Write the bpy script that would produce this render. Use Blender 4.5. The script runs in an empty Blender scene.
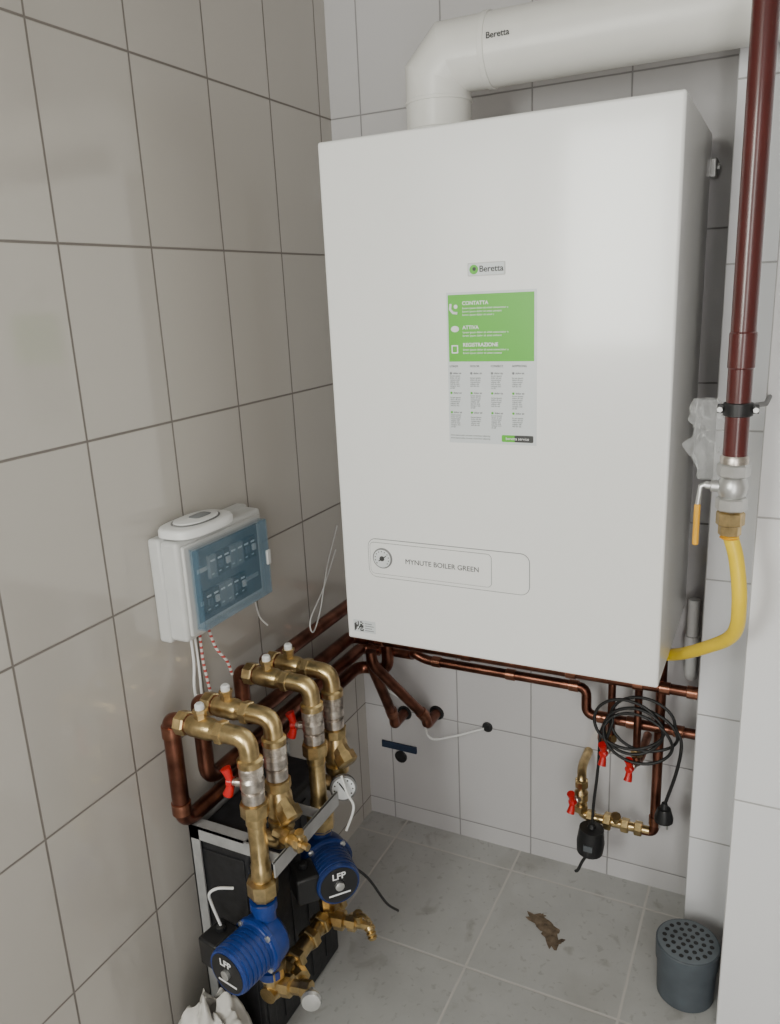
import bpy, bmesh, math, random
from mathutils import Vector, Matrix, Quaternion, noise
random.seed(4)
COL=bpy.context.scene.collection
# ------------------------------------------------------------------ materials
def new_mat(name):
    m=bpy.data.materials.new(name); m.use_nodes=True
    return m,m.node_tree,m.node_tree.nodes['Principled BSDF']
def mat(name,col,rough=.5,metal=0,noise_amt=.08,nscale=25,bump=0,coat=0,spec=.5,crough=.03):
    m,nt,b=new_mat(name)
    n=nt.nodes.new('ShaderNodeTexNoise'); n.inputs['Scale'].default_value=nscale; n.inputs['Detail'].default_value=4
    tc=nt.nodes.new('ShaderNodeTexCoord'); nt.links.new(tc.outputs['Object'],n.inputs['Vector'])
    r=nt.nodes.new('ShaderNodeMapRange'); r.inputs[1].default_value=.3;r.inputs[2].default_value=.7
    r.inputs[3].default_value=1-noise_amt; r.inputs[4].default_value=1+noise_amt
    nt.links.new(n.outputs[0],r.inputs[0])
    mx=nt.nodes.new('ShaderNodeVectorMath'); mx.operation='SCALE'; mx.inputs[0].default_value=col
    nt.links.new(r.outputs[0],mx.inputs['Scale']); nt.links.new(mx.outputs[0],b.inputs['Base Color'])
    b.inputs['Roughness'].default_value=rough; b.inputs['Metallic'].default_value=metal
    b.inputs['Coat Weight'].default_value=coat; b.inputs['Coat Roughness'].default_value=crough; b.inputs['Specular IOR Level'].default_value=spec
    if bump:
        bp=nt.nodes.new('ShaderNodeBump'); bp.inputs['Strength'].default_value=bump; bp.inputs['Distance'].default_value=.002
        nt.links.new(n.outputs[0],bp.inputs['Height']); nt.links.new(bp.outputs[0],b.inputs['Normal'])
    return m
def tile_mat(name,au,av,ou,ov,w,h,g,col,gcol,rough,var=.03,dirt=0,bump=.5,spec=.5):
    m,nt,b=new_mat(name); N=nt.nodes; L=nt.links
    geo=N.new('ShaderNodeNewGeometry'); sep=N.new('ShaderNodeSeparateXYZ'); L.new(geo.outputs['Position'],sep.inputs[0])
    def M(op,a,bv=None,c=None):
        n=N.new('ShaderNodeMath'); n.operation=op
        for i,x in enumerate((a,bv,c)):
            if x is None: continue
            if isinstance(x,(int,float)): n.inputs[i].default_value=x
            else: L.new(x,n.inputs[i])
        return n.outputs[0]
    u=M('SUBTRACT',sep.outputs[au],ou); v=M('SUBTRACT',sep.outputs[av],ov)
    du=M('PINGPONG',u,w/2); dv=M('PINGPONG',v,h/2); d=M('MINIMUM',du,dv)
    mr=N.new('ShaderNodeMapRange'); mr.interpolation_type='SMOOTHSTEP'; L.new(d,mr.inputs[0]); mr.inputs[1].default_value=g*.35; mr.inputs[2].default_value=g*.75
    cell=N.new('ShaderNodeCombineXYZ'); L.new(M('FLOOR',M('DIVIDE',u,w)),cell.inputs[0]); L.new(M('FLOOR',M('DIVIDE',v,h)),cell.inputs[1])
    wn=N.new('ShaderNodeTexWhiteNoise'); L.new(cell.outputs[0],wn.inputs[0])
    ns=N.new('ShaderNodeTexNoise'); ns.inputs['Scale'].default_value=6 if dirt else 2.5; ns.inputs['Detail'].default_value=8; ns.inputs['Roughness'].default_value=.65; L.new(geo.outputs['Position'],ns.inputs['Vector'])
    f=M('ADD',M('MULTIPLY',M('SUBTRACT',wn.outputs[0],.5),var*2),M('MULTIPLY',M('SUBTRACT',ns.outputs[0],.5),dirt*2+var))
    f=M('ADD',f,1.0)
    sc=N.new('ShaderNodeVectorMath'); sc.operation='SCALE'; sc.inputs[0].default_value=col; L.new(f,sc.inputs['Scale'])
    base=sc.outputs[0]
    if dirt:
        for (scl,lo_,hi_,amt,c_) in ((3.2,.55,.76,.36,(.24,.22,.19,1)),(13,.62,.71,.40,(.19,.165,.14,1)),(5.5,.58,.8,.28,(.60,.59,.57,1)),(60,.60,.68,.30,(.18,.165,.15,1))):
            n2=N.new('ShaderNodeTexNoise'); n2.inputs['Scale'].default_value=scl; n2.inputs['Detail'].default_value=9; n2.inputs['Distortion'].default_value=.5; L.new(geo.outputs['Position'],n2.inputs['Vector'])
            r2=N.new('ShaderNodeMapRange'); L.new(n2.outputs[0],r2.inputs[0]); r2.inputs[1].default_value=lo_; r2.inputs[2].default_value=hi_
            r2.inputs[3].default_value=0; r2.inputs[4].default_value=amt
            mx2=N.new('ShaderNodeMix'); mx2.data_type='RGBA'; L.new(r2.outputs[0],mx2.inputs[0]); L.new(base,mx2.inputs[6]); mx2.inputs[7].default_value=c_; base=mx2.outputs[2]
    mx=N.new('ShaderNodeMix'); mx.data_type='RGBA'; L.new(mr.outputs[0],mx.inputs[0]); mx.inputs[6].default_value=(*gcol,1); L.new(base,mx.inputs[7]); L.new(mx.outputs[2],b.inputs['Base Color'])
    rr=N.new('ShaderNodeMapRange'); L.new(mr.outputs[0],rr.inputs[0]); rr.inputs[3].default_value=.85; rr.inputs[4].default_value=rough; L.new(rr.outputs[0],b.inputs['Roughness'])
    b.inputs['Specular IOR Level'].default_value=spec
    hs=M('ADD',mr.outputs[0],M('MULTIPLY',ns.outputs[0],.25))
    bp=N.new('ShaderNodeBump'); bp.inputs['Strength'].default_value=bump; bp.inputs['Distance'].default_value=.002; L.new(hs,bp.inputs['Height']); L.new(bp.outputs[0],b.inputs['Normal'])
    return m
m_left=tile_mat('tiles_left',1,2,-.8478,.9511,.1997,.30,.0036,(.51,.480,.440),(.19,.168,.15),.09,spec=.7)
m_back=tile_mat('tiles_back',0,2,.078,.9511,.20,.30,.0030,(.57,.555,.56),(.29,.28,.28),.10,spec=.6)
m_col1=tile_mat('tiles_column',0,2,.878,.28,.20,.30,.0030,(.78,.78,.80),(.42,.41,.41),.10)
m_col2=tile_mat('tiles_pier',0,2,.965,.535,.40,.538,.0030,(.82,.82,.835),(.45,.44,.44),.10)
m_dark=mat('wall_plaster',(.25,.24,.225),.9)
m_plas=mat('wall_plaster_light',(.45,.43,.41),.9)
m_floor=tile_mat('tiles_floor',0,1,.45,-.415,.3335,.3335,.005,(.475,.475,.462),(.58,.56,.53),.40,var=.04,dirt=.18,bump=.3)
m_ceil=mat('ceiling_paint',(.42,.405,.38),.9)
m_white=mat('white_enamel',(.86,.86,.845),.28,noise_amt=.004,coat=.35,crough=.10)
m_whitep=mat('white_plastic',(.74,.74,.73),.35,noise_amt=.01)
m_duct=mat('duct_white',(.76,.75,.715),.38,noise_amt=.015)
m_greyp=mat('grey_plastic',(.56,.56,.55),.5,noise_amt=.03)
m_groove=mat('groove_grey',(.18,.18,.18),.5)
m_blk=mat('black_plastic',(.012,.012,.013),.42,noise_amt=.2)
m_blkb=mat('black_foam',(.014,.014,.016),.5,noise_amt=.4,nscale=60,bump=.3)
m_copper=mat('copper_aged',(.20,.082,.055),.33,1,noise_amt=.5,nscale=22,bump=.05)
m_copf=mat('copper_fitting',(.32,.14,.09),.3,1,noise_amt=.35,nscale=40)
m_brass=mat('brass',(.56,.42,.21),.31,1,noise_amt=.35,nscale=45,bump=.08)
m_nickel=mat('nickel',(.55,.50,.45),.36,1,noise_amt=.35,nscale=70,bump=.2)
m_steel=mat('zinc_steel',(.58,.58,.57),.38,.85,noise_amt=.12)
m_bracket=mat('bracket_grey',(.36,.36,.36),.45,.2,noise_amt=.15)
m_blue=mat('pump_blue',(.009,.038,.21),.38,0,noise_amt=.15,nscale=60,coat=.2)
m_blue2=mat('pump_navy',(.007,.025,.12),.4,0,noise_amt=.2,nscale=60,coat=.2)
m_red=mat('red_handle',(.55,.012,.012),.35,noise_amt=.08)
m_redpipe=mat('red_oxide_paint',(.070,.009,.008),.30,noise_amt=.15,nscale=12,coat=.3,crough=.1)
m_yel=mat('yellow_sleeve',(.85,.60,.02),.4,noise_amt=.04)
m_yel2=mat('yellow_handle',(.75,.38,.02),.4)
m_green=mat('label_green',(.10,.46,.03),.4,noise_amt=.01)
m_paper=mat('label_paper',(.66,.69,.70),.3,noise_amt=.01)
m_txt=mat('print_dark',(.05,.05,.05),.6)
m_txtg=mat('print_grey',(.22,.23,.24),.6)
m_mod=mat('module_grey',(.09,.10,.11),.5)
m_txtw=mat('print_white',(.85,.85,.85),.5)
m_rag=mat('rag_cloth',(.62,.60,.56),.85,noise_amt=.12,nscale=30,bump=.4)
m_pot=mat('pot_grey',(.075,.09,.105),.5,noise_amt=.12,nscale=30)
m_lid=mat('lid_grey',(.15,.175,.195),.5,noise_amt=.12,nscale=30)
m_leaf=mat('scrap_brown',(.16,.115,.075),.8,noise_amt=.6,nscale=60)
m_tape=mat('blue_tape',(.02,.035,.07),.5)
m_rubber=mat('cable_black',(.012,.012,.012),.5)
m_gauge=mat('gauge_face',(.70,.72,.73),.3)
m_frame=mat('window_frame_white',(.7,.7,.68),.4)
def trans(name,col,alpha,rough=.1):
    m,nt,b=new_mat(name); N=nt.nodes;L=nt.links
    n=N.new('ShaderNodeTexNoise'); n.inputs['Scale'].default_value=18
    r=N.new('ShaderNodeMapRange'); L.new(n.outputs[0],r.inputs[0]); r.inputs[3].default_value=alpha*.85; r.inputs[4].default_value=min(1,alpha*1.15)
    b.inputs['Base Color'].default_value=(*col,1); b.inputs['Roughness'].default_value=rough
    L.new(r.outputs[0],b.inputs['Alpha']); return m
m_cover=trans('tinted_cover',(.12,.24,.34),.26,.05)
m_bag=trans('clear_bag',(.72,.73,.73),.24,.12)
# ------------------------------------------------------------------ helpers
CUR=[None]
def group(name):
    e=bpy.data.objects.new(name,None); e.empty_display_size=.05; COL.objects.link(e); CUR[0]=e; return e
def addmesh(name,verts,faces,m,smooth=True,ang=35,parent=True,flat=False):
    me=bpy.data.meshes.new(name); me.from_pydata([tuple(v) for v in verts],[],faces); me.update()
    bm=bmesh.new(); bm.from_mesh(me); bmesh.ops.recalc_face_normals(bm,faces=bm.faces); bm.to_mesh(me); bm.free()
    if smooth:
        me.polygons.foreach_set('use_smooth',[True]*len(me.polygons)); me.set_sharp_from_angle(angle=math.radians(ang))
    if flat:
        for p in me.polygons:
            if max(abs(c) for c in p.normal)>.9999: p.use_smooth=False
    me.materials.append(m)
    o=bpy.data.objects.new(name,me); COL.objects.link(o)
    if parent and CUR[0]: o.parent=CUR[0]
    return o
def box(name,a,b,m,bev=0,parent=True,segs=2):
    x0,y0,z0=[min(a[i],b[i]) for i in range(3)]; x1,y1,z1=[max(a[i],b[i]) for i in range(3)]
    V=[(x0,y0,z0),(x1,y0,z0),(x1,y1,z0),(x0,y1,z0),(x0,y0,z1),(x1,y0,z1),(x1,y1,z1),(x0,y1,z1)]
    F=[(0,3,2,1),(4,5,6,7),(0,1,5,4),(1,2,6,5),(2,3,7,6),(3,0,4,7)]
    if not bev: return addmesh(name,V,F,m,False,parent=parent)
    bm=bmesh.new(); vs=[bm.verts.new(v) for v in V]; [bm.faces.new([vs[i] for i in f]) for f in F]
    bmesh.ops.bevel(bm,geom=bm.edges[:],offset=bev,segments=segs,profile=.5,affect='EDGES')
    bm.verts.index_update(); bm.verts.ensure_lookup_table(); VV=[v.co.copy() for v in bm.verts]; FF=[[v.index for v in f.verts] for f in bm.faces]; bm.free()
    return addmesh(name,VV,FF,m,True,60,parent=parent,flat=True)
def fillet(pts,R,n=6):
    pts=[Vector(p) for p in pts]; out=[pts[0]]
    for i in range(1,len(pts)-1):
        a,b,c=pts[i-1],pts[i],pts[i+1]; d1=(a-b);d2=(c-b); l=min(R,d1.length*.48,d2.length*.48)
        p=b+d1.normalized()*l; q=b+d2.normalized()*l
        for k in range(n+1):
            t=k/n; out.append(p*(1-t)**2+b*2*t*(1-t)+q*t*t)
    out.append(pts[-1]); return out
def crom(pts,n=8):
    P=[Vector(p) for p in pts]; P=[P[0]*2-P[1]]+P+[P[-1]*2-P[-2]]; out=[]
    for i in range(1,len(P)-2):
        for k in range(n):
            t=k/n; out.append(.5*((2*P[i])+(P[i+1]-P[i-1])*t+(2*P[i-1]-5*P[i]+4*P[i+1]-P[i+2])*t*t+(3*P[i]-P[i-1]-3*P[i+1]+P[i+2])*t**3))
    out.append(P[-2]); return out
def sweep(name,pts,r,m,seg=16,miter=False,cap=True):
    pts=[Vector(p) for p in pts]; n=len(pts); V=[];F=[]
    T=[]
    for i in range(n):
        if i==0: t=pts[1]-pts[0]
        elif i==n-1: t=pts[-1]-pts[-2]
        else: t=(pts[i]-pts[i-1]).normalized()+(pts[i+1]-pts[i]).normalized()
        T.append(t.normalized())
    nrm=T[0].orthogonal().normalized()
    for i in range(n):
        if i: nrm=(T[i-1].rotation_difference(T[i])@nrm); nrm=(nrm-T[i]*nrm.dot(T[i])).normalized()
        bn=T[i].cross(nrm); rr=r(i/(n-1)) if callable(r) else r
        ms=None
        if miter and 0<i<n-1:
            a=(pts[i]-pts[i-1]).normalized();b=(pts[i+1]-pts[i]).normalized(); inn=(b-a)
            if inn.length>1e-5: inn.normalize(); ms=1/max(.3,a.dot(T[i]))
        for k in range(seg):
            an=2*math.pi*k/seg; off=(nrm*math.cos(an)+bn*math.sin(an))*rr
            if ms: off=off+inn*(off.dot(inn))*(ms-1)
            V.append(pts[i]+off)
    for i in range(n-1):
        for k in range(seg):
            F.append((i*seg+k,i*seg+(k+1)%seg,(i+1)*seg+(k+1)%seg,(i+1)*seg+k))
    if cap: F.append(tuple(range(seg-1,-1,-1))); F.append(tuple((n-1)*seg+k for k in range(seg)))
    return addmesh(name,V,F,m,True,12 if miter else 50)
def pipe(name,pts,r,m=None,R=.04): return sweep(name,fillet(pts,R),r,m or m_copper)
def cable(name,pts,r,m,seg=8): return sweep(name,crom(pts),r,m,seg)
def lathe(name,p0,ax,prof,m,seg=24,ang=30,rot=0):
    p0=Vector(p0); ax=Vector(ax).normalized(); a=ax.orthogonal().normalized(); b=ax.cross(a); V=[];F=[]
    for t,r in prof:
        for k in range(seg):
            th=2*math.pi*k/seg+rot; V.append(p0+ax*t+(a*math.cos(th)+b*math.sin(th))*max(r,1e-5))
    n=len(prof)
    for i in range(n-1):
        for k in range(seg): F.append((i*seg+k,i*seg+(k+1)%seg,(i+1)*seg+(k+1)%seg,(i+1)*seg+k))
    F.append(tuple(range(seg-1,-1,-1))); F.append(tuple((n-1)*seg+k for k in range(seg)))
    return addmesh(name,V,F,m,True,ang)
def nut(name,p,ax,l,r,m,seg=6):
    return lathe(name,Vector(p)-Vector(ax).normalized()*l/2,ax,[(0,r*.9),(l*.12,r),(l*.88,r),(l,r*.9)],m,seg,20)
def ball(name,c,r,m,sx=1,sy=1,sz=1):
    o=lathe(name,Vector((0,0,-r)),(0,0,1),[(r-r*math.cos(math.pi*i/12),r*math.sin(math.pi*i/12)) for i in range(13)],m,20,60)
    for v in o.data.vertices: v.co=Vector((v.co.x*sx,v.co.y*sy,v.co.z*sz))+Vector(c)
    return o
def rrect(name,x0,x1,z0,z1,r,y0,y1,m,seg=5):
    P=[]
    for cx,cz,a0 in ((x1-r,z1-r,0),(x0+r,z1-r,90),(x0+r,z0+r,180),(x1-r,z0+r,270)):
        for k in range(seg+1):
            a=math.radians(a0+90*k/seg); P.append((cx+r*math.cos(a),cz+r*math.sin(a)))
    n=len(P); V=[(x,y0,z) for x,z in P]+[(x,y1,z) for x,z in P]
    F=[tuple(range(n)),tuple(range(2*n-1,n-1,-1))]+[(i,(i+1)%n,n+(i+1)%n,n+i) for i in range(n)]
    return addmesh(name,V,F,m,True,30)
def text(name,s,loc,size,m,rot=(math.pi/2,0,0),ax='LEFT',bold=0):
    t=bpy.data.curves.new(name,'FONT'); t.body=s; t.size=size; t.align_x=ax; t.align_y='CENTER'; t.extrude=.0002; t.offset=bold
    t.materials.append(m); o=bpy.data.objects.new(name,t); COL.objects.link(o); o.location=loc; o.rotation_euler=rot; o.parent=CUR[0]; return o
# ------------------------------------------------------------------ room
CUR[0]=None
YW=-2.65
box('floor',(-.12,YW-.1,-.1),(1.9,.12,0),m_floor,parent=False)
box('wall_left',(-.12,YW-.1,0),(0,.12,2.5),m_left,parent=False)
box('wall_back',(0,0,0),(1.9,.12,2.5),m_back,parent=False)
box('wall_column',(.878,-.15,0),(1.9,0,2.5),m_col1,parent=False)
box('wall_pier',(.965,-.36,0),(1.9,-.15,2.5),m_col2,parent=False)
box('wall_right',(1.78,YW-.1,0),(1.9,-.36,2.5),m_plas,parent=False)
# front wall with a window opening (x .08-.54) and an unseen doorway added for fill light (x 1.18-1.74)
box('wall_front_side',(0,YW-.1,0),(.08,YW,2.5),m_plas,parent=False)
box('wall_front_mid',(.54,YW-.1,0),(1.18,YW,2.5),m_dark,parent=False)
box('wall_front_end',(1.74,YW-.1,0),(1.78,YW,2.5),m_dark,parent=False)
box('wall_front_sill',(.08,YW-.1,0),(.54,YW,1.18),m_plas,parent=False)
box('wall_front_lintel',(.08,YW-.1,2.10),(.54,YW,2.5),m_plas,parent=False)
box('wall_front_header',(1.18,YW-.1,2.12),(1.74,YW,2.5),m_dark,parent=False)
box('ceiling',(-.12,YW-.1,2.5),(1.9,.12,2.6),m_ceil,parent=False)
group('window_1')
for n_,a,b in (('jamb_l',(.08,YW-.06,1.18),(.105,YW-.01,2.10)),('jamb_r',(.515,YW-.06,1.18),(.54,YW-.01,2.10)),('head',(.105,YW-.06,2.075),(.515,YW-.01,2.10)),('sill',(.105,YW-.06,1.18),(.515,YW-.01,1.205))): box(n_,a,b,m_frame,.004)
group('added_doorway')  # invented opening behind the camera, put in to carry the fill light
for n_,a,b in (('jamb_l',(1.18,YW-.09,0),(1.21,YW-.005,2.12)),('jamb_r',(1.71,YW-.09,0),(1.74,YW-.005,2.12)),('head',(1.21,YW-.09,2.09),(1.71,YW-.005,2.12))): box(n_,a,b,m_frame,.004)
# ------------------------------------------------------------------ boiler
group('wall_boiler')
X0,X1,YF,Z0,Z1=.2250,.8345,-.453,.7800,1.7165
box('casing',(X0,YF,Z0),(X1,-.045,Z1),m_white,.0050,segs=4)
box('back_frame',(X0+.006,-.05,Z0+.01),(X1-.006,0,Z1-.006),m_greyp)
box('seam_strip',(X0+.02,-.43,Z0-.003),(X1-.02,-.06,Z0+.002),m_groove)
box('hanging_bracket',(X1-.006,-.04,1.64),(X1+.010,-.004,1.675),m_steel,.003)
lathe('bracket_screw',(X1+.009,-.022,1.66),(1,0,0),[(0,.006),(.005,.006)],m_steel,6)
y=YF-.0004
def outl(n,x0,x1,z0,z1,r,e=.0012,yy=y):
    rrect(n+'_groove',x0-e,x1+e,z0-e,z1+e,r+e,yy+.002,yy,m_groove); rrect(n,x0,x1,z0,z1,r,yy+.002,yy-.0006,m_white)
outl('control_panel',.284,.607,.922,.999,.016)
outl('label_plate',.288,.536,.929,.992,.008,.0009,y-.0007)
lathe('gauge_bezel',(.315,y-.0008,.962),(0,-1,0),[(0,.0205),(.003,.0205),(.004,.0185)],m_groove,32)
lathe('gauge_face',(.315,y-.0045,.962),(0,-1,0),[(0,.0182),(.0008,.0180)],m_gauge,32)
for k in range(11):
    a=math.radians(-40+k*26); c=Vector((.315+.0145*math.cos(a),y-.0056,.962+.0145*math.sin(a)))
    box('tick_%d'%k,c-Vector((.0010,.0002,.0010)),c+Vector((.0010,.0002,.0010)),m_txt)
sweep('gauge_needle',[(.308,y-.0058,.957),(.324,y-.0058,.968)],.0011,m_txt,6)
lathe('gauge_hub',(.315,y-.005,.962),(0,-1,0),[(0,.0055),(.0015,.005)],m_txt,16)
text('panel_text','MYNUTE BOILER GREEN',(.438,y-.0018,.960),.0138,m_txt,ax='CENTER')
rrect('badge',.501,.566,1.478,1.4995,.002,y+.002,y-.0012,m_greyp)
rrect('badge_face',.5025,.5645,1.4795,1.498,.002,y,y-.0016,m_paper)
lathe('badge_ball',(.512,y-.0015,1.4888),(0,-1,0),[(0,.0078),(.0008,.0072)],m_green,24)
lathe('badge_swirl',(.513,y-.0022,1.4895),(0,-1,0),[(0,.0032),(.0004,.003)],m_txt,16)
text('badge_text','Beretta',(.5215,y-.0022,1.4888),.0140,m_txt,bold=.0002)
sx0,sx1,sz0,sz1=.461,.619,1.196,1.4535; ys=YF-.0006
box('sticker',(sx0,ys+.0004,sz0),(sx1,ys-.0002,sz1),m_paper)
box('sticker_green',(sx0+.003,ys,1.338),(sx1-.004,ys-.0006,sz1-.004),m_green)
for i,(t,z) in enumerate((('CONTATTA',1.431),('ATTIVA',1.391),('REGISTRAZIONE',1.362))):
    text('sticker_head_%d'%i,t,(.490,ys-.001,z+.004),.0085,m_txtw,bold=.0002)
    for j in range(3 if i==0 else 2):
        text('sticker_sub_%d_%d'%(i,j),('lorem ipsum dolor sit amet consectetur adip'[:40-6*j]),(.490,ys-.001,z-.004-j*.0055),.0048,m_txtw)
sweep('icon_handset',[(.469,ys-.0006,1.435),(.468,ys-.0006,1.426),(.473,ys-.0006,1.420),(.481,ys-.0006,1.419)],.0024,m_txtw,8)
ball('icon_call',(.478,ys-.0008,1.430),.0035,m_txtw,1,.02,1)
ball('icon_chat',(.476,ys-.0008,1.393),.0075,m_txtw,1,.02,.7)
rrect('icon_form',.469,.481,1.352,1.366,.001,ys,ys-.0009,m_txtw); rrect('icon_form_in',.471,.479,1.354,1.364,.001,ys,ys-.0011,m_green)
lor='lorem ipsum\ndolor sit am\nconsectetur\nadipisc elit\nsed do eius\ntempor inci\nut labore'
for c in range(4):
    cx=.4645+c*.0375
    text('col_head_%d'%c,('LOREM','DOLOR','CONSECT','ADIPISCING')[c],(cx,ys-.0005,1.330),.0048,m_txt)
    for r_ in range(3):
        z=1.318-r_*.034
        lathe('dot_%d_%d'%(c,r_),(cx+.002,ys-.0003,z),(0,-1,0),[(0,.0022),(.0003,.0022)],m_green if r_ else m_txtg,12)
        text('col_sub_%d_%d'%(c,r_),'dolor sit',(cx+.006,ys-.0005,z),.0044,m_txt)
        t=text('col_text_%d_%d'%(c,r_),lor[:60 if (c+r_)%2 else 80],(cx,ys-.0005,z-.015),.0038,m_txtg); t.data.space_line=.92
for j in range(2): text('foot_%d'%j,'lorem ipsum dolor sit amet consectetur adipiscing',(.464,ys-.0005,1.2095-j*.005),.0036,m_txtg)
rrect('logo_green',.558,.586,1.2005,1.2125,.002,ys,ys-.0006,m_green); rrect('logo_dark',.581,.614,1.2005,1.2125,.002,ys,ys-.0008,m_txt)
text('logo_word','beretta service',(.586,ys-.0012,1.2065),.0068,m_txtw,ax='CENTER')
box('qr_paper',(.240,ys,.797),(.290,ys-.0003,.823),m_paper)
for i in range(8):
    for j in range(8):
        if random.random()<.55: box('qr_%d_%d'%(i,j),(.242+i*.0026,ys-.0001,.7995+j*.0026),(.2446+i*.0026,ys-.0006,.8021+j*.0026),m_txt)
for j in range(4): box('qr_line_%d'%j,(.266,ys-.0001,.801+j*.005),(.286-.004*(j%2),ys-.0005,.8025+j*.005),m_txtg)
# ------------------------------------------------------------------ flue
group('flue_duct')
fy=-.25
sweep('duct_body',[(.373,fy,1.716),(.373,fy,1.835),(.403,fy,1.865),(.965,fy,1.865)],.060,m_duct,72,miter=True)
lathe('collar',(.373,fy,1.7170),(0,0,1),[(0,.070),(.006,.070),(.008,.064),(.028,.064),(.030,.0605)],m_duct,48)
lathe('socket_ring_1',(.373,fy,1.79),(0,0,1),[(0,.0605),(.001,.0620),(.006,.0620),(.007,.0605)],m_duct,48)
lathe('socket_ring_2',(.470,fy,1.865),(1,0,0),[(0,.0605),(.001,.0622),(.010,.0622),(.011,.0605)],m_duct,48)
text('duct_text','Beretta',(.487,fy-.0612,1.872),.014,m_txt,rot=(math.pi/2,0,0),bold=.0002)
# ------------------------------------------------------------------ gas line
group('gas_pipe')
gx,gy=.932,-.5
sweep('pipe_body',[(gx,gy,1.20),(gx-.002,gy,2.5)],.0172,m_redpipe,28)
lathe('coupling',(gx,gy,1.33),(0,0,1),[(0,.0172),(.002,.0188),(.05,.0188),(.052,.0172)],m_redpipe,28)
lathe('clamp_band',(gx,gy,1.262),(0,0,1),[(0,.0185),(0.001,.0205),(.019,.0205),(.02,.0185)],m_blk,28)
for s in (-1,1):
    box('clamp_ear_%d'%s,(gx+s*.018,gy-.004,1.266),(gx+s*.028,gy+.004,1.279),m_blk,.001)
    nut('clamp_bolt_%d'%s,(gx+s*.024,gy-.006,1.272),(0,1,0),.010,.0045,m_steel)
sweep('clamp_rod',[(gx+.0,gy+.018,1.272),(gx+.035,gy+.06,1.272),(gx+.038,-.36,1.272)],.004,m_groove,8)
group('gas_valve')
gz=1.20
lathe('brass_ferrule',(gx,gy,gz),(0,0,-1),[(-.004,.018),(0,.020),(.008,.020),(.01,.016)],m_nickel,24)
nut('top_hex',(gx,gy,gz-.018),(0,0,1),.02,.0235,m_steel,8)
ball('valve_ball',(gx,gy,gz-.045),.0215,m_steel,1,1,1.15)
nut('bottom_hex',(gx,gy,gz-.070),(0,0,1),.02,.0225,m_steel,8)
lathe('brass_nut',(gx,gy,gz-.080),(0,0,-1),[(0,.016),(.004,.0205),(.022,.0205),(.024,.0165),(.038,.0165)],m_brass,8,25)
lathe('stem',(gx,gy,gz-.045),(-1,-.1,.05),[(0,.009),(.03,.009),(.031,.006),(.038,.006)],m_steel,16)
sweep('lever_steel',[(gx-.034,gy-.004,gz-.040),(gx-.044,gy-.006,gz-.045),(gx-.047,gy-.006,gz-.075)],.0038,m_steel,8)
box('lever_sleeve',(gx-.0515,gy-.011,gz-.138),(gx-.0425,gy-.001,gz-.072),m_yel2,.003)
group('gas_hose')
sweep('hose_body',crom([(gx,gy,1.085),(.945,-.5,1.04),(.953,-.495,.97),(.946,-.455,.90),(.90,-.38,.836),(.845,-.30,.778),(.80,-.265,.757),(.775,-.255,.768),(.77,-.255,.7765)]),.0112,m_yel,20)
for i in range(4): lathe('hose_ferrule_%d'%i,(gx+.0005,gy,1.090-i*.004),(0,0,-1),[(0,.0125),(.0015,.0145),(.003,.0125)],m_yel2 if i>1 else m_brass,20)
group('plastic_bag')
V=[];F=[];nu,nv=40,30
for j in range(nv):
    t=j/(nv-1); rad=.008+.023*math.sin(math.pi*min(1,t*.85+.12))**.8
    for i in range(nu):
        a=2*math.pi*i/nu; k=1+.65*noise.noise(Vector((math.cos(a)*1.5,math.sin(a)*1.5,t*4)))+.28*noise.noise(Vector((math.cos(a)*5,math.sin(a)*5,t*10)))
        V.append((.889+.008*math.sin(t*3)+math.cos(a)*rad*k,-.455+math.sin(a)*rad*.6*k,1.280-.125*t))
for j in range(nv-1):
    for i in range(nu): F.append((j*nu+i,j*nu+(i+1)%nu,(j+1)*nu+(i+1)%nu,(j+1)*nu+i))
addmesh('film',V,F,m_bag,True,30)
# ------------------------------------------------------------------ electrical enclosure
group('electrical_enclosure')
box('housing',(0,-.745,.865),(.063,-.492,1.055),m_greyp,.008,segs=3)
box('housing_base',(0,-.750,.861),(.028,-.487,1.059),m_greyp,.006)
box('front_rim',(.060,-.735,.875),(.068,-.502,1.045),m_greyp,.003)
box('module_plate',(.066,-.714,.893),(.0695,-.521,1.030),m_mod)
for r_,(zc,n0,n1) in enumerate(((.990,1,8),(.928,0,6))):
    box('rail_%d'%r_,(.069,-.708,zc-.004),(.071,-.53,zc+.004),m_steel)
    for i in range(n0,n1):
        ya=-.700+i*.0205; dk=(i//2+r_)%2
        box('module_%d_%d'%(r_,i),(.069,ya,zc-.022),(.077,ya+.0195,zc+.022),m_blk if dk else m_txtg,.001)
        if dk: box('toggle_%d_%d'%(r_,i),(.077,ya+.004,zc-.006),(.0815,ya+.014,zc+.007),m_greyp if i%2 else m_mod,.001)
        box('marking_%d_%d'%(r_,i),(.0768,ya+.003,zc+.010),(.0775,ya+.015,zc+.0135),m_txtw)
        box('marking2_%d_%d'%(r_,i),(.0768,ya+.003,zc-.015),(.0775,ya+.010,zc-.0125),m_greyp)
box('cover_face',(.086,-.722,.884),(.089,-.512,1.038),m_cover,.001)
for n_,a,b in (('t',(.067,-.722,1.035),(.086,-.512,1.038)),('b',(.067,-.722,.884),(.086,-.512,.887)),('l',(.067,-.722,.887),(.086,-.719,1.035)),('r',(.067,-.515,.887),(.086,-.512,1.035))): box('cover_side_'+n_,a,b,m_cover)
box('cover_latch',(.086,-.522,.945),(.092,-.510,.975),m_greyp,.002)
for i,yy in enumerate((-.70,-.675,-.65,-.60)):
    lathe('gland_%d'%i,(.030,yy,.8655),(0,0,-1),[(0,.011),(.008,.011),(.010,.007),(.014,.007)],m_greyp,12)
group('thermostat')
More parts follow.
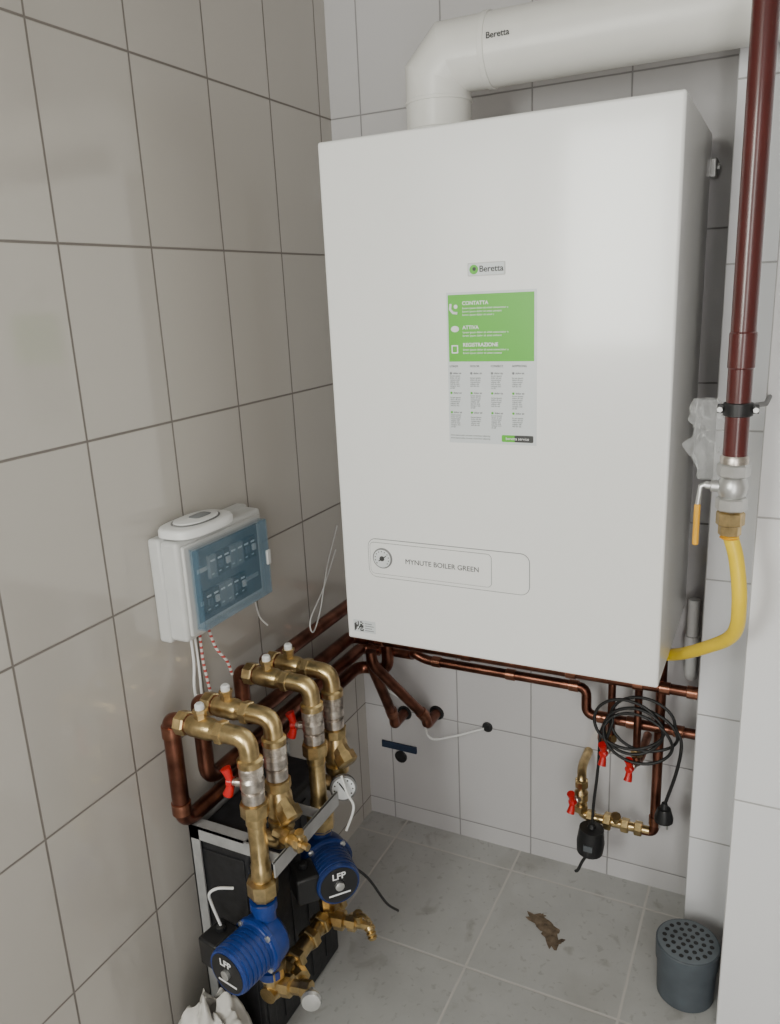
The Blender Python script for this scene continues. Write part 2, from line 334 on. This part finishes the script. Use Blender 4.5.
def slab(name,cx,cy,a,b,z0,z1,m,n=40,p=3.0,rd=.006):
    V=[];F=[];L=[(z0,-rd),(z0+rd*.5,0),(z1-rd,0),(z1-rd*.3,-rd*.35),(z1,-rd)]
    for z,o in L:
        for k in range(n):
            t=2*math.pi*k/n; c,s=math.cos(t),math.sin(t)
            V.append((cx+(a+o)*math.copysign(abs(c)**(2/p),c),cy+(b+o)*math.copysign(abs(s)**(2/p),s),z))
    for j in range(len(L)-1):
        for k in range(n): F.append((j*n+k,j*n+(k+1)%n,(j+1)*n+(k+1)%n,(j+1)*n+k))
    F.append(tuple(range(n-1,-1,-1)));F.append(tuple((len(L)-1)*n+k for k in range(n)))
    return addmesh(name,V,F,m,True,50)
slab('shell',.050,-.672,.045,.076,1.0592,1.078,m_whitep,rd=.006)
slab('dial_ring',.050,-.672,.033,.054,1.0785,1.080,m_groove,p=2.2,rd=.0005)
slab('dial',.050,-.672,.030,.050,1.0795,1.0825,m_whitep,p=2.2,rd=.002)
slab('screen',.050,-.660,.013,.022,1.0825,1.0835,m_txtg,p=4,rd=.0005)
# ------------------------------------------------------------------ wires
def wire(nm,pts,r,m): 
    group(nm); cable('strand',pts,r,m)
wire('control_cable',[(.03,-.70,.853),(.03,-.70,.80),(.035,-.712,.76),(.04,-.715,.71)],.0028,m_whitep)
wire('control_cable',[(.03,-.69,.853),(.032,-.69,.80),(.04,-.70,.74)],.0025,m_whitep)
m_stripe,nt,b=new_mat('red_white_twist'); wv=nt.nodes.new('ShaderNodeTexWave'); wv.inputs['Scale'].default_value=28; wv.bands_direction='Z'
cr=nt.nodes.new('ShaderNodeValToRGB'); cr.color_ramp.interpolation='CONSTANT'; cr.color_ramp.elements[0].color=(.6,.6,.58,1); cr.color_ramp.elements[1].position=.6; cr.color_ramp.elements[1].color=(.45,.06,.05,1)
tcn=nt.nodes.new('ShaderNodeTexCoord'); nt.links.new(tcn.outputs['Object'],wv.inputs['Vector']); nt.links.new(wv.outputs[0],cr.inputs[0]); nt.links.new(cr.outputs[0],b.inputs['Base Color'])
wire('sensor_cable',[(.03,-.675,.853),(.035,-.68,.80),(.045,-.685,.76),(.05,-.685,.73)],.003,m_stripe)
wire('sensor_cable',[(.03,-.65,.853),(.04,-.645,.81),(.055,-.635,.78),(.06,-.63,.75)],.003,m_stripe)
wire('thin_wire',[(.03,-.50,.875),(.02,-.48,.83),(.02,-.47,.80),(.03,-.46,.78)],.0018,m_whitep)
wire('thin_wire',[(.005,-.10,.90),(.03,-.20,.83),(.065,-.30,.76),(.08,-.36,.73),(.075,-.36,.76),(.045,-.25,.79),(.02,-.14,.85)],.0016,m_whitep)
# ------------------------------------------------------------------ manifold risers
RX=.215
def butterfly(c,out,m=m_red):
    c=Vector(c); o=Vector(out).normalized()
    lathe('handle_stem',c,o,[(0,.008),(.018,.008),(.02,.006),(.026,.006)],m_nickel,12)
    q=c+o*.026; s=Vector((0,0,1))
    lathe('handle_hub',q-o*.002,o,[(0,.009),(.010,.009),(.012,.006)],m,16)
    for k in (-1,1):
        e=[q+s*k*.006+o*.004,q+s*k*.016+o*.006,q+s*k*.026+o*.010]
        sweep('handle_wing_%d'%k,e,lambda t:.0065+.003*t,m,12)
def vent(x,yy,z):
    lathe('vent_tee',(x,yy,z),(0,0,1),[(0,.011),(.018,.011),(.020,.013),(.026,.013)],m_brass,6,20)
    lathe('vent_cap',(x,yy,z+.026),(0,0,1),[(0,.0085),(.008,.0085),(.011,.006)],m_whitep,16)
def riser(yy,xl,kind,zt=.737):
    sweep('elbow',fillet([(xl+.012,yy,zt),(RX,yy,zt),(RX,yy,zt-.05)],.038,8),.0175,m_brass,20)
    nut('union_left',(xl+.022,yy,zt),(1,0,0),.022,.0225,m_brass,8)
    lathe('check_body',(xl+.036,yy,zt),(1,0,0),[(0,.0165),(.008,.0200),(.045,.0200),(.055,.0165)],m_brass,24)
    vent(xl+.062,yy,zt+.010)
    nut('union_mid',(xl+.105,yy,zt),(1,0,0),.016,.0215,m_brass,6)
    lathe('ring',(RX,yy,zt-.036),(0,0,-1),[(0,.0175),(.003,.0225),(.014,.0225),(.017,.0175)],m_brass,24)
    lathe('valve_body',(RX,yy,zt-.052),(0,0,-1),[(0,.018),(.003,.0205),(.018,.0205),(.020,.017),(.026,.0215),(.042,.0215),(.048,.017),(.050,.0205),(.068,.0205),(.071,.017)],m_nickel,20,25)
    for k in range(5): lathe('thread_%d'%k,(RX,yy,zt-.055-k*.0032),(0,0,-1),[(0,.0202),(.0012,.0216),(.0022,.0202)],m_nickel,20)
    butterfly((RX-.010,yy-.004,zt-.087),(-1,-.25,0))
    z=zt-.125
    if kind=='pump':
        lathe('union_nut',(RX,yy,z+.003),(0,0,-1),[(0,.018),(.002,.0255),(.026,.0255),(.029,.019)],m_brass,8,20)
        lathe('brass_tube',(RX,yy,z-.024),(0,0,-1),[(0,.0185),(.018,.0185),(.020,.0165),(.10,.0165),(.104,.0185),(.133,.0185)],m_brass,24)
        lathe('pump_nut',(RX,yy,.455),(0,0,-1),[(0,.019),(.003,.0285),(.030,.0285),(.034,.022),(.040,.022)],m_brass,8,20)
    else:
        lathe('union_nut',(RX,yy,z+.003),(0,0,-1),[(0,.018),(.002,.0245),(.020,.0245),(.022,.019)],m_brass,8,20)
        lathe('strainer_body',(RX,yy,z-.018),(0,0,-1),[(0,.019),(.012,.0240),(.05,.0255),(.062,.020),(.064,.0245),(.080,.0245),(.082,.019)],m_brass,20,25)
        d=Vector((.70,-.32,-.64)).normalized()
        lathe('strainer_branch',Vector((RX,yy,z-.030)),d,[(0,.017),(.032,.0185),(.033,.0235),(.052,.0235),(.056,.014)],m_brass,8,20)
        sweep('lower_elbow',fillet([(RX,yy,z-.095),(RX,yy,z-.135),(.185,yy,z-.135),(.175,yy,z-.135)],.03),.0155,m_brass,18)
def manifold_pipe(nm,yy,pts,zt=.737):
    group(nm)
    P=[(.078,yy,zt)]+pts
    sweep('run',fillet(P,.036,8),.0158,m_copper,24)
    lathe('socket',(.066,yy,zt),(1,0,0),[(0,.0158),(.001,.0182),(.024,.0182),(.025,.0158)],m_copf,24)
Y1,Y2,Y3,Y4=-.795,-.722,-.592,-.515
group('pump_riser'); riser(Y1,.055,'pump')
group('strainer_riser'); riser(Y2,.055,'str')
lathe('drain_tail',(RX,Y2-.02,.515),(1,-.15,-.05),[(0,.012),(.022,.012),(.023,.0175),(.036,.0175),(.037,.012),(.052,.012),(.053,.0155),(.064,.0155),(.065,.007),(.078,.007)],m_brass,8,20)
lathe('drain_key',(RX+.06,Y2-.028,.520),(0,-.2,1),[(0,.006),(.014,.006),(.015,.009),(.020,.009)],m_brass,8)
group('pump_riser'); riser(Y3,.055,'pump')
group('strainer_riser'); riser(Y4,.055,'str',.728)
tc=Vector((.238,Y4-.02,.486)); ax=Vector((.55,-.82,.12)).normalized()
lathe('dial_stem',tc-ax*.02,ax,[(0,.007),(.02,.007)],m_brass,10)
lathe('dial_case',tc,ax,[(0,.024),(.003,.0275),(.013,.0275),(.014,.0255)],m_groove,32)
lathe('dial_face',tc+ax*.0142,ax,[(0,.0235),(.0006,.0233)],m_gauge,32)
sd=ax.cross(Vector((0,0,1))).normalized(); up=sd.cross(ax)
for k in range(9):
    a=math.radians(-40+k*32); p=tc+ax*.0152+(sd*math.cos(a)+up*math.sin(a))*.019
    lathe('dial_tick_%d'%k,p,ax,[(0,.0017),(.0004,.0017)],m_txt,6)
sweep('dial_needle',[tc+ax*.0156-(sd*.5+up*.8).normalized()*.006,tc+ax*.0156+(sd*.5+up*.8).normalized()*.016],.0015,m_txt,6)
manifold_pipe('copper_pipe',Y1,[(.045,Y1,.737),(.045,Y1,.520),(.045,-.10,.520),(.13,-.10,.520),(.13,-.10,.60)])
for z in (.555,.715): lathe('sleeve',(.045,Y1,z-.012),(0,0,1),[(0,.0158),(.001,.0180),(.023,.0180),(.024,.0158)],m_copf,24)
manifold_pipe('copper_pipe',Y2,[(.05,Y2,.737),(.05,Y2,.568),(.05,-.085,.568),(.10,-.085,.568)])
manifold_pipe('copper_pipe',Y3,[(.05,Y3,.737),(.05,Y3,.622),(.05,-.14,.622),(.10,-.14,.622)])
manifold_pipe('copper_pipe',Y4,[(.055,Y4,.728),(.055,Y4+.02,.712),(.055,-.07,.712),(.30,-.07,.712),(.30,-.07,.777)],.728)
# back-wall pipes
def sl(nm,p,ax,r=.0115): lathe(nm,p,ax,[(0,r),(.001,r+.0021),(.022,r+.0021),(.023,r)],m_copf,20)
group('copper_pipe'); pipe('run',[(.098,-.14,.622),(.878,-.14,.622)],.0115)
for x in (.12,.35,.60,.745,.80,.855): sl('sleeve_%d'%(x*100),(x,-.14,.622),(1,0,0))
group('copper_pipe'); pipe('run',[(.098,-.085,.568),(.20,-.085,.568),(.205,-.11,.59),(.24,-.11,.575),(.64,-.11,.575),(.64,-.11,.508),(.878,-.11,.508)],.0115,R=.022)
for x,z in ((.26,.575),(.45,.575),(.60,.575),(.665,.508),(.73,.508),(.83,.508)): sl('sleeve_%d'%(x*100),(x,-.11,z),(1,0,0))
group('copper_pipe'); pipe('run',[(.115,-.16,.60),(.115,-.16,.56),(.122,-.065,.362),(.122,-.065,.345),(.122,0,.345)],.0135,R=.025)
sl('elbow_socket',(.1215,-.07,.375),(-.03,-.42,.9),.0135)
lathe('wall_rose',(.122,0,.345),(0,-1,0),[(0,.021),(.003,.019),(.004,.014)],m_blk,20)
group('copper_pipe'); pipe('run',[(.130,-.19,.615),(.135,-.19,.58),(.216,-.065,.385),(.218,-.065,.365),(.218,0,.365)],.0135,R=.025)
sl('elbow_socket',(.214,-.068,.39),(-.32,-.5,.8),.0135)
lathe('wall_rose',(.218,0,.365),(0,-1,0),[(0,.021),(.003,.019),(.004,.014)],m_blk,20)
for nm,x,zz in (('a',.70,.445),('b',.757,.42)):
    group('copper_pipe'); pipe('run',[(x,-.13,.777),(x,-.13,zz+.02)],.0085)
    sweep('foot_elbow',fillet([(x,-.13,zz+.025),(x,-.13,zz),(x-.028*(1 if nm=='a' else -.2),-.10,zz),(x-.028*(1 if nm=='a' else -.2),-.0,zz)],.02),.010,m_copf,16)
    nut('nut',(x,-.13,zz+.03),(0,0,1),.018,.0145,m_brass)
    butterfly((x,-.135,zz+.004),(-.3,-1,0))
group('copper_pipe'); pipe('run',[(.80,-.105,.777),(.80,-.105,.235),(.765,-.105,.235)],.011,R=.028)
sl('sleeve',(.80,-.105,.28),(0,0,-1),.011)
group('filling_valve')
sweep('brass_run',fillet([(.79,-.105,.236),(.632,-.105,.236),(.632,-.105,.335),(.625,-.07,.345),(.625,0,.345)],.022),.0110,m_brass,18)
for i,x in enumerate((.765,.735,.695,.655)): nut('nut_%d'%i,(x,-.105,.236),(1,0,0),.018,.0170 if i!=2 else .0205,m_brass,6)
for i,z in enumerate((.255,.322)): nut('nut_v%d'%i,(.632,-.105,z),(0,0,1),.018,.0170,m_brass,6)
lathe('valve_body',(.632,-.105,.270),(0,0,1),[(0,.0105),(.008,.0165),(.028,.0165),(.036,.0105)],m_brass,16)
lathe('small_cock',(.715,-.105,.236),(0,-.4,1),[(0,.009),(.020,.009),(.022,.012),(.028,.012)],m_brass,8)
butterfly((.632,-.112,.288),(-.5,-1,0))
group('drain_pipe')
sweep('pvc',fillet([(.851,-.035,.79),(.851,-.035,.62),(.851,-.02,.60),(.851,0,.60)],.02),.0125,m_whitep,24)
lathe('pvc_socket',(.851,-.035,.665),(0,0,1),[(0,.0125),(.001,.0160),(.04,.0160),(.041,.0125)],m_whitep,24)
# ------------------------------------------------------------------ pumps
def pump(nm,c,axd,mblue,boxside=1):
    group(nm); c=Vector(c); ax=Vector(axd).normalized(); side=ax.cross(Vector((0,0,1))).normalized()
    M=Matrix(((side.x,-ax.x,0,0),(side.y,-ax.y,0,0),(0,0,1,0),(0,0,0,1)))
    lathe('volute',c+ax*-.022,ax,[(0,.026),(.004,.038),(.012,.046),(.030,.050),(.040,.050),(.042,.053),(.050,.053)],mblue,36)
    for s in (1,-1):
        lathe('port_%d'%s,c+Vector((0,0,.02*s)),(0,0,s),[(0,.022),(.045,.020),(.046,.025),(.062,.025)],mblue,24)
    prof=[(.026,.048)]
    for k in range(6):
        t=.030+k*.0105; prof+=[(t,.0450),(t+.0065,.0450),(t+.007,.0432),(t+.010,.0432)]
    prof+=[(.094,.044),(.099,.042)]
    lathe('motor',c,ax,prof,mblue,36,20)
    for k in range(4):
        a=math.pi/4+k*math.pi/2; o=(side*math.cos(a)+Vector((0,0,1))*math.sin(a))*.047
        lathe('bolt_%d'%k,c+ax*.02+o,ax,[(0,.006),(.012,.006),(.013,.004)],m_steel,8)
    lathe('label',c+ax*.099,ax,[(0,.038),(.0012,.038)],m_blk,32)
    lathe('vent_screw',c+ax*.100,ax,[(0,.009),(.006,.009),(.007,.007)],m_steel,20)
    yaw=math.atan2(ax.y,ax.x)+math.pi/2
    text('label_text','LFP',c+ax*.1016+Vector((0,0,.021)),.019,m_txtw,rot=(math.pi/2,0,yaw),ax='CENTER',bold=.0004)
    bar=box('label_bar',(-.022,-.0004,-.0016),(.022,.0004,.0016),m_txtw)
    for v in bar.data.vertices: v.co=(M@v.co)+c+ax*.1006+Vector((0,0,-.020))
    o=box('terminal_box',(-.030,-.045,-.036),(.030,.030,.036),m_blk,.006)
    ctr=c+ax*.055+side*boxside*.058
    for v in o.data.vertices: v.co=(M@v.co)*.8+ctr
    lathe('gland',ctr+Vector((0,0,.025)),(0,0,1),[(0,.009),(.012,.009),(.014,.006)],m_blk,10)
    return ctr
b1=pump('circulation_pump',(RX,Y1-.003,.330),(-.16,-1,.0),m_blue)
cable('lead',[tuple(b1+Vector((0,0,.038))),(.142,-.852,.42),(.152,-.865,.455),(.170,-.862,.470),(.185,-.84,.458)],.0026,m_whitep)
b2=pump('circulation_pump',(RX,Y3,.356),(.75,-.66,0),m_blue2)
cable('lead',[(.245,-.55,.52),(.262,-.56,.49),(.275,-.56,.46),(.272,-.59,.425)],.0028,m_whitep)
cable('lead_black',[(.27,-.60,.36),(.285,-.54,.28),(.272,-.44,.13),(.2415,-.327,.004)],.003,m_rubber)
# lower manifold
group('return_manifold')
zl=.208
for i,(yy,zz) in enumerate(((Y1,.266),(Y3,.292))):
    lathe('valve_%d'%i,(RX,yy,zz),(0,0,-1),[(0,.020),(.002,.0275),(.022,.0275),(.024,.019),(.07,.017)],m_brass,8,20)
sweep('header',[(RX,Y1-.02,zl),(RX,Y3+.05,zl)],.0165,m_brass,20)
for i,yy in enumerate((Y1+.04,Y1+.075,Y1+.13,Y3-.03,Y3+.035)): nut('hex_%d'%i,(RX,yy,zl),(0,1,0),.02,.0235,m_brass,6)
lathe('branch_a',(RX,Y1,zl+.012),(1,.1,.12),[(0,.0145),(.022,.0145),(.023,.020),(.04,.020),(.042,.013),(.06,.013),(.062,.016),(.080,.016)],m_brass,8,20)
lathe('branch_a_knob',(RX+.084,Y1+.006,zl+.026),(.45,-.85,.1),[(0,.006),(.018,.006),(.019,.017),(.026,.0195),(.032,.017),(.033,.010)],m_steel,28)
lathe('branch_b',(RX,Y3-.01,zl),(1,.15,0),[(0,.0145),(.022,.0145),(.023,.0205),(.042,.0205),(.045,.013),(.052,.013),(.053,.018),(.068,.018),(.07,.010),(.1,.010)],m_brass,8,20)
lathe('cock_b',(RX+.075,Y3,zl+.005),(0,-.2,1),[(0,.008),(.018,.008),(.019,.011),(.026,.011)],m_brass,8)
sweep('cock_b_lever',[(RX+.075,Y3-.006,zl+.030),(RX+.095,Y3-.012,zl+.038),(RX+.108,Y3-.016,zl+.034)],.0045,m_brass,8)
lathe('hose_tail',(RX+.095,Y3+.004,zl),(.45,-.3,-.85),[(0,.010),(.006,.012),(.012,.008),(.014,.011),(.020,.008),(.022,.011),(.028,.007)],m_brass,14)
lathe('branch_c',(RX,Y2-.01,zl),(.8,-.5,0),[(0,.0135),(.03,.0135),(.031,.018),(.045,.018),(.047,.010),(.06,.010)],m_brass,8)
# stand + black insulated tank
group('pump_stand')
zs=.500
for i,(x,yy) in enumerate(((.040,-.772),(.040,-.46))):
    box('leg_%d'%i,(x-.003,yy-.004,0),(x,yy+.022,zs),m_bracket); box('legb_%d'%i,(x-.003,yy-.004,0),(x+.020,yy-.001,zs),m_bracket)
box('rail_front',(.037,-.776,zs-.026),(.19,-.772,zs),m_bracket); box('rail_front_top',(.037,-.776,zs-.003),(.165,-.750,zs),m_bracket)
box('rail_side',(.2465,-.800,zs-.031),(.250,-.575,zs),m_bracket); box('rail_side_top',(.2445,-.800,zs-.003),(.2495,-.575,zs),m_bracket)
box('rail_tie_a',(.19,-.776,zs-.024),(.2465,-.773,zs-.002),m_bracket); box('rail_tie_b',(.166,-.640,zs-.022),(.2465,-.637,zs),m_bracket)
box('rail_wall',(.037,-.775,zs-.022),(.040,-.46,zs),m_bracket)
box('tank_shell',(.043,-.767,0),(.166,-.48,.488),m_blkb,.010,segs=3)
box('tank_panel_front',(.055,-.770,.06),(.155,-.766,.45),m_blkb,.001)
for i in range(5): box('tank_rib_%d'%i,(.1655,-.76+i*.055,.03),(.169,-.735+i*.055,.46),m_blkb,.001)
# ------------------------------------------------------------------ power cord and plugs
group('power_cord')
P=[]
for k in range(72):
    a=k/16*2*math.pi+.3; rr=.062+.018*math.sin(k*.37); ph=k/72
    P.append((.772+.014*math.sin(ph*9)+rr*1.12*math.cos(a),-.158-.004*(k//16)-.005*math.sin(a*2),.518+.012*math.cos(ph*11)+rr*.90*math.sin(a)))
sweep('coil',crom(P,3),.0034,m_rubber,8)
cable('lead_down',[P[0],(.853,-.165,.51),(.846,-.16,.44),(.828,-.15,.36),(.824,-.15,.345)],.0036,m_rubber)
lathe('plug_body',(.824,-.15,.35),(0,0,-1),[(0,.006),(.012,.009),(.014,.014),(.035,.020),(.045,.020),(.047,.016)],m_blk,20)
for s in (-1,1): lathe('plug_prong_%d'%s,(.824+s*.008,-.15,.303),(0,0,-1),[(0,.0024),(.019,.0022)],m_steel,8)
cable('lead_left',[P[24],(.71,-.165,.54),(.684,-.155,.50),(.678,-.15,.40),(.670,-.15,.30),(.668,-.15,.235)],.0036,m_rubber)
lathe('sensor_plug_body',(.668,-.15,.252),(-.05,0,-1),[(0,.007),(.010,.010),(.012,.028),(.05,.032),(.075,.030),(.085,.018)],m_blk,20)
box('sensor_plug_label',(.656,-.1825,.197),(.676,-.1790,.212),m_mod)
cable('tail',[(.662,-.15,.170),(.649,-.155,.147),(.640,-.16,.124),(.634,-.16,.118)],.0036,m_rubber)
wire('white_cable',[(.10,-.13,.50),(.15,-.06,.42),(.19,-.04,.385),(.235,-.09,.345),(.28,-.05,.335),(.33,-.02,.345),(.36,-.004,.352)],.003,m_whitep)
group('wall_hook'); lathe('grommet',(.362,0,.354),(0,-1,0),[(0,.014),(.003,.014),(.005,.008)],m_blk,16); box('clip',(.355,-.012,.348),(.372,-.003,.368),m_blk,.002)
group('junction_cover'); box('tape',(.048,-.006,.226),(.155,0,.246),m_tape,.001); lathe('hole_plug',(.105,0,.205),(0,-1,0),[(0,.018),(.004,.018),(.006,.013)],m_blk,20)
# ------------------------------------------------------------------ floor items
group('drain_pot')
pc=Vector((.899,-.288,0))
lathe('body',pc,(0,0,1),[(0,.052),(.003,.057),(.085,.0595),(.087,.0625),(.118,.0635),(.128,.0635),(.1295,.062)],m_pot,48)
lathe('lid',pc+Vector((0,0,.129)),(0,0,1),[(0,.060),(.0012,.060),(.0018,.0585)],m_lid,48)
k=0
for rr,n in ((0,1),(.0155,6),(.031,12),(.0465,18)):
    for i in range(n):
        a=2*math.pi*i/n; lathe('hole_%d'%k,pc+Vector((rr*math.cos(a),rr*math.sin(a),.1306)),(0,0,1),[(0,.0048),(.0006,.0048)],m_blk,12); k+=1
group('rag')
V=[];F=[];nu,nv=72,30
for j in range(nv):
    t=j/(nv-1); h=.195*(1-t**2.2); rr=.016+.085*t**.8
    for i in range(nu):
        a=2*math.pi*i/nu; n1=noise.noise(Vector((math.cos(a)*1.6,math.sin(a)*1.6,t*2+3))); n2=noise.noise(Vector((math.cos(a)*4,math.sin(a)*4,t*5+3)))
        k=1+.25*n1+.10*n2
        V.append((max(.004,.118+math.cos(a)*rr*k),-.868+math.sin(a)*rr*k*.85,max(.001,h*(1+.30*n1+.10*n2))))
for j in range(nv-1):
    for i in range(nu): F.append((j*nu+i,j*nu+(i+1)%nu,(j+1)*nu+(i+1)%nu,(j+1)*nu+i))
F.append(tuple(range(nu)))
addmesh('folds',V,F,m_rag,True,60)
group('debris_scrap')
for s,(cx,cy,sc,rot) in enumerate(((.575,-.225,.034,-.35),(.600,-.255,.030,-1.1),(.560,-.205,.012,.4),(.625,-.262,.010,.9))):
    V=[];F=[];n=22
    for j in range(4):
        for i in range(n):
            a=2*math.pi*i/n; jag=1+.45*noise.noise(Vector((math.cos(a)*3,math.sin(a)*3,s*5+1)))+.10*math.sin(7*a+s)
            rr=sc*(j+.3)/3.3*jag
            x=rr*1.3*math.cos(a);yy=rr*.55*math.sin(a)
            V.append((cx+x*math.cos(rot)-yy*math.sin(rot),cy+x*math.sin(rot)+yy*math.cos(rot),.0012+(0.003*abs(noise.noise(Vector((x*90,yy*90,s)))) if j<3 else 0)))
    for j in range(3):
        for i in range(n): F.append((j*n+i,j*n+(i+1)%n,(j+1)*n+(i+1)%n,(j+1)*n+i))
    F.append(tuple(range(n)))
    addmesh('flake_%d'%s,V,F,m_leaf,True,20)
# ------------------------------------------------------------------ window light + added fill light + world
al=bpy.data.lights.new('window_light','AREA'); al.shape='RECTANGLE'; al.size=.46; al.size_y=.92; al.energy=34; al.color=(.98,1,.93)
lo=bpy.data.objects.new('window_light',al); COL.objects.link(lo); lo.location=(.31,YW-.11,1.64); lo.rotation_euler=(math.pi/2,0,0)
al=bpy.data.lights.new('added_fill_light','AREA'); al.shape='RECTANGLE'; al.size=.56; al.size_y=2.1; al.energy=25; al.color=(1,.98,.94)  # added fill lamp, set outside the invented opening to brighten the room
lo=bpy.data.objects.new('added_fill_light',al); COL.objects.link(lo); lo.location=(1.46,YW-.11,1.06); lo.rotation_euler=(math.pi/2,0,0)
w=bpy.data.worlds.new('world'); bpy.context.scene.world=w; w.use_nodes=True
w.node_tree.nodes['Background'].inputs[0].default_value=(.98,.98,1,1); w.node_tree.nodes['Background'].inputs[1].default_value=1.0
# ------------------------------------------------------------------ camera
cam=bpy.data.cameras.new('camera'); co=bpy.data.objects.new('camera',cam); COL.objects.link(co)
yaw,pit,rol=.4678,.2676,-.0468
f=Vector((-math.sin(yaw)*math.cos(pit),math.cos(yaw)*math.cos(pit),-math.sin(pit)))
r0=f.cross(Vector((0,0,1))).normalized(); u0=r0.cross(f)
r=r0*math.cos(rol)+u0*math.sin(rol); u=-r0*math.sin(rol)+u0*math.cos(rol)
co.matrix_world=Matrix(((r.x,u.x,-f.x,.9897),(r.y,u.y,-f.y,-1.7501),(r.z,u.z,-f.z,1.4546),(0,0,0,1)))
cam.sensor_fit='VERTICAL'; cam.sensor_height=24; cam.lens=791.266*24/1024; cam.clip_start=.02
bpy.context.scene.camera=co
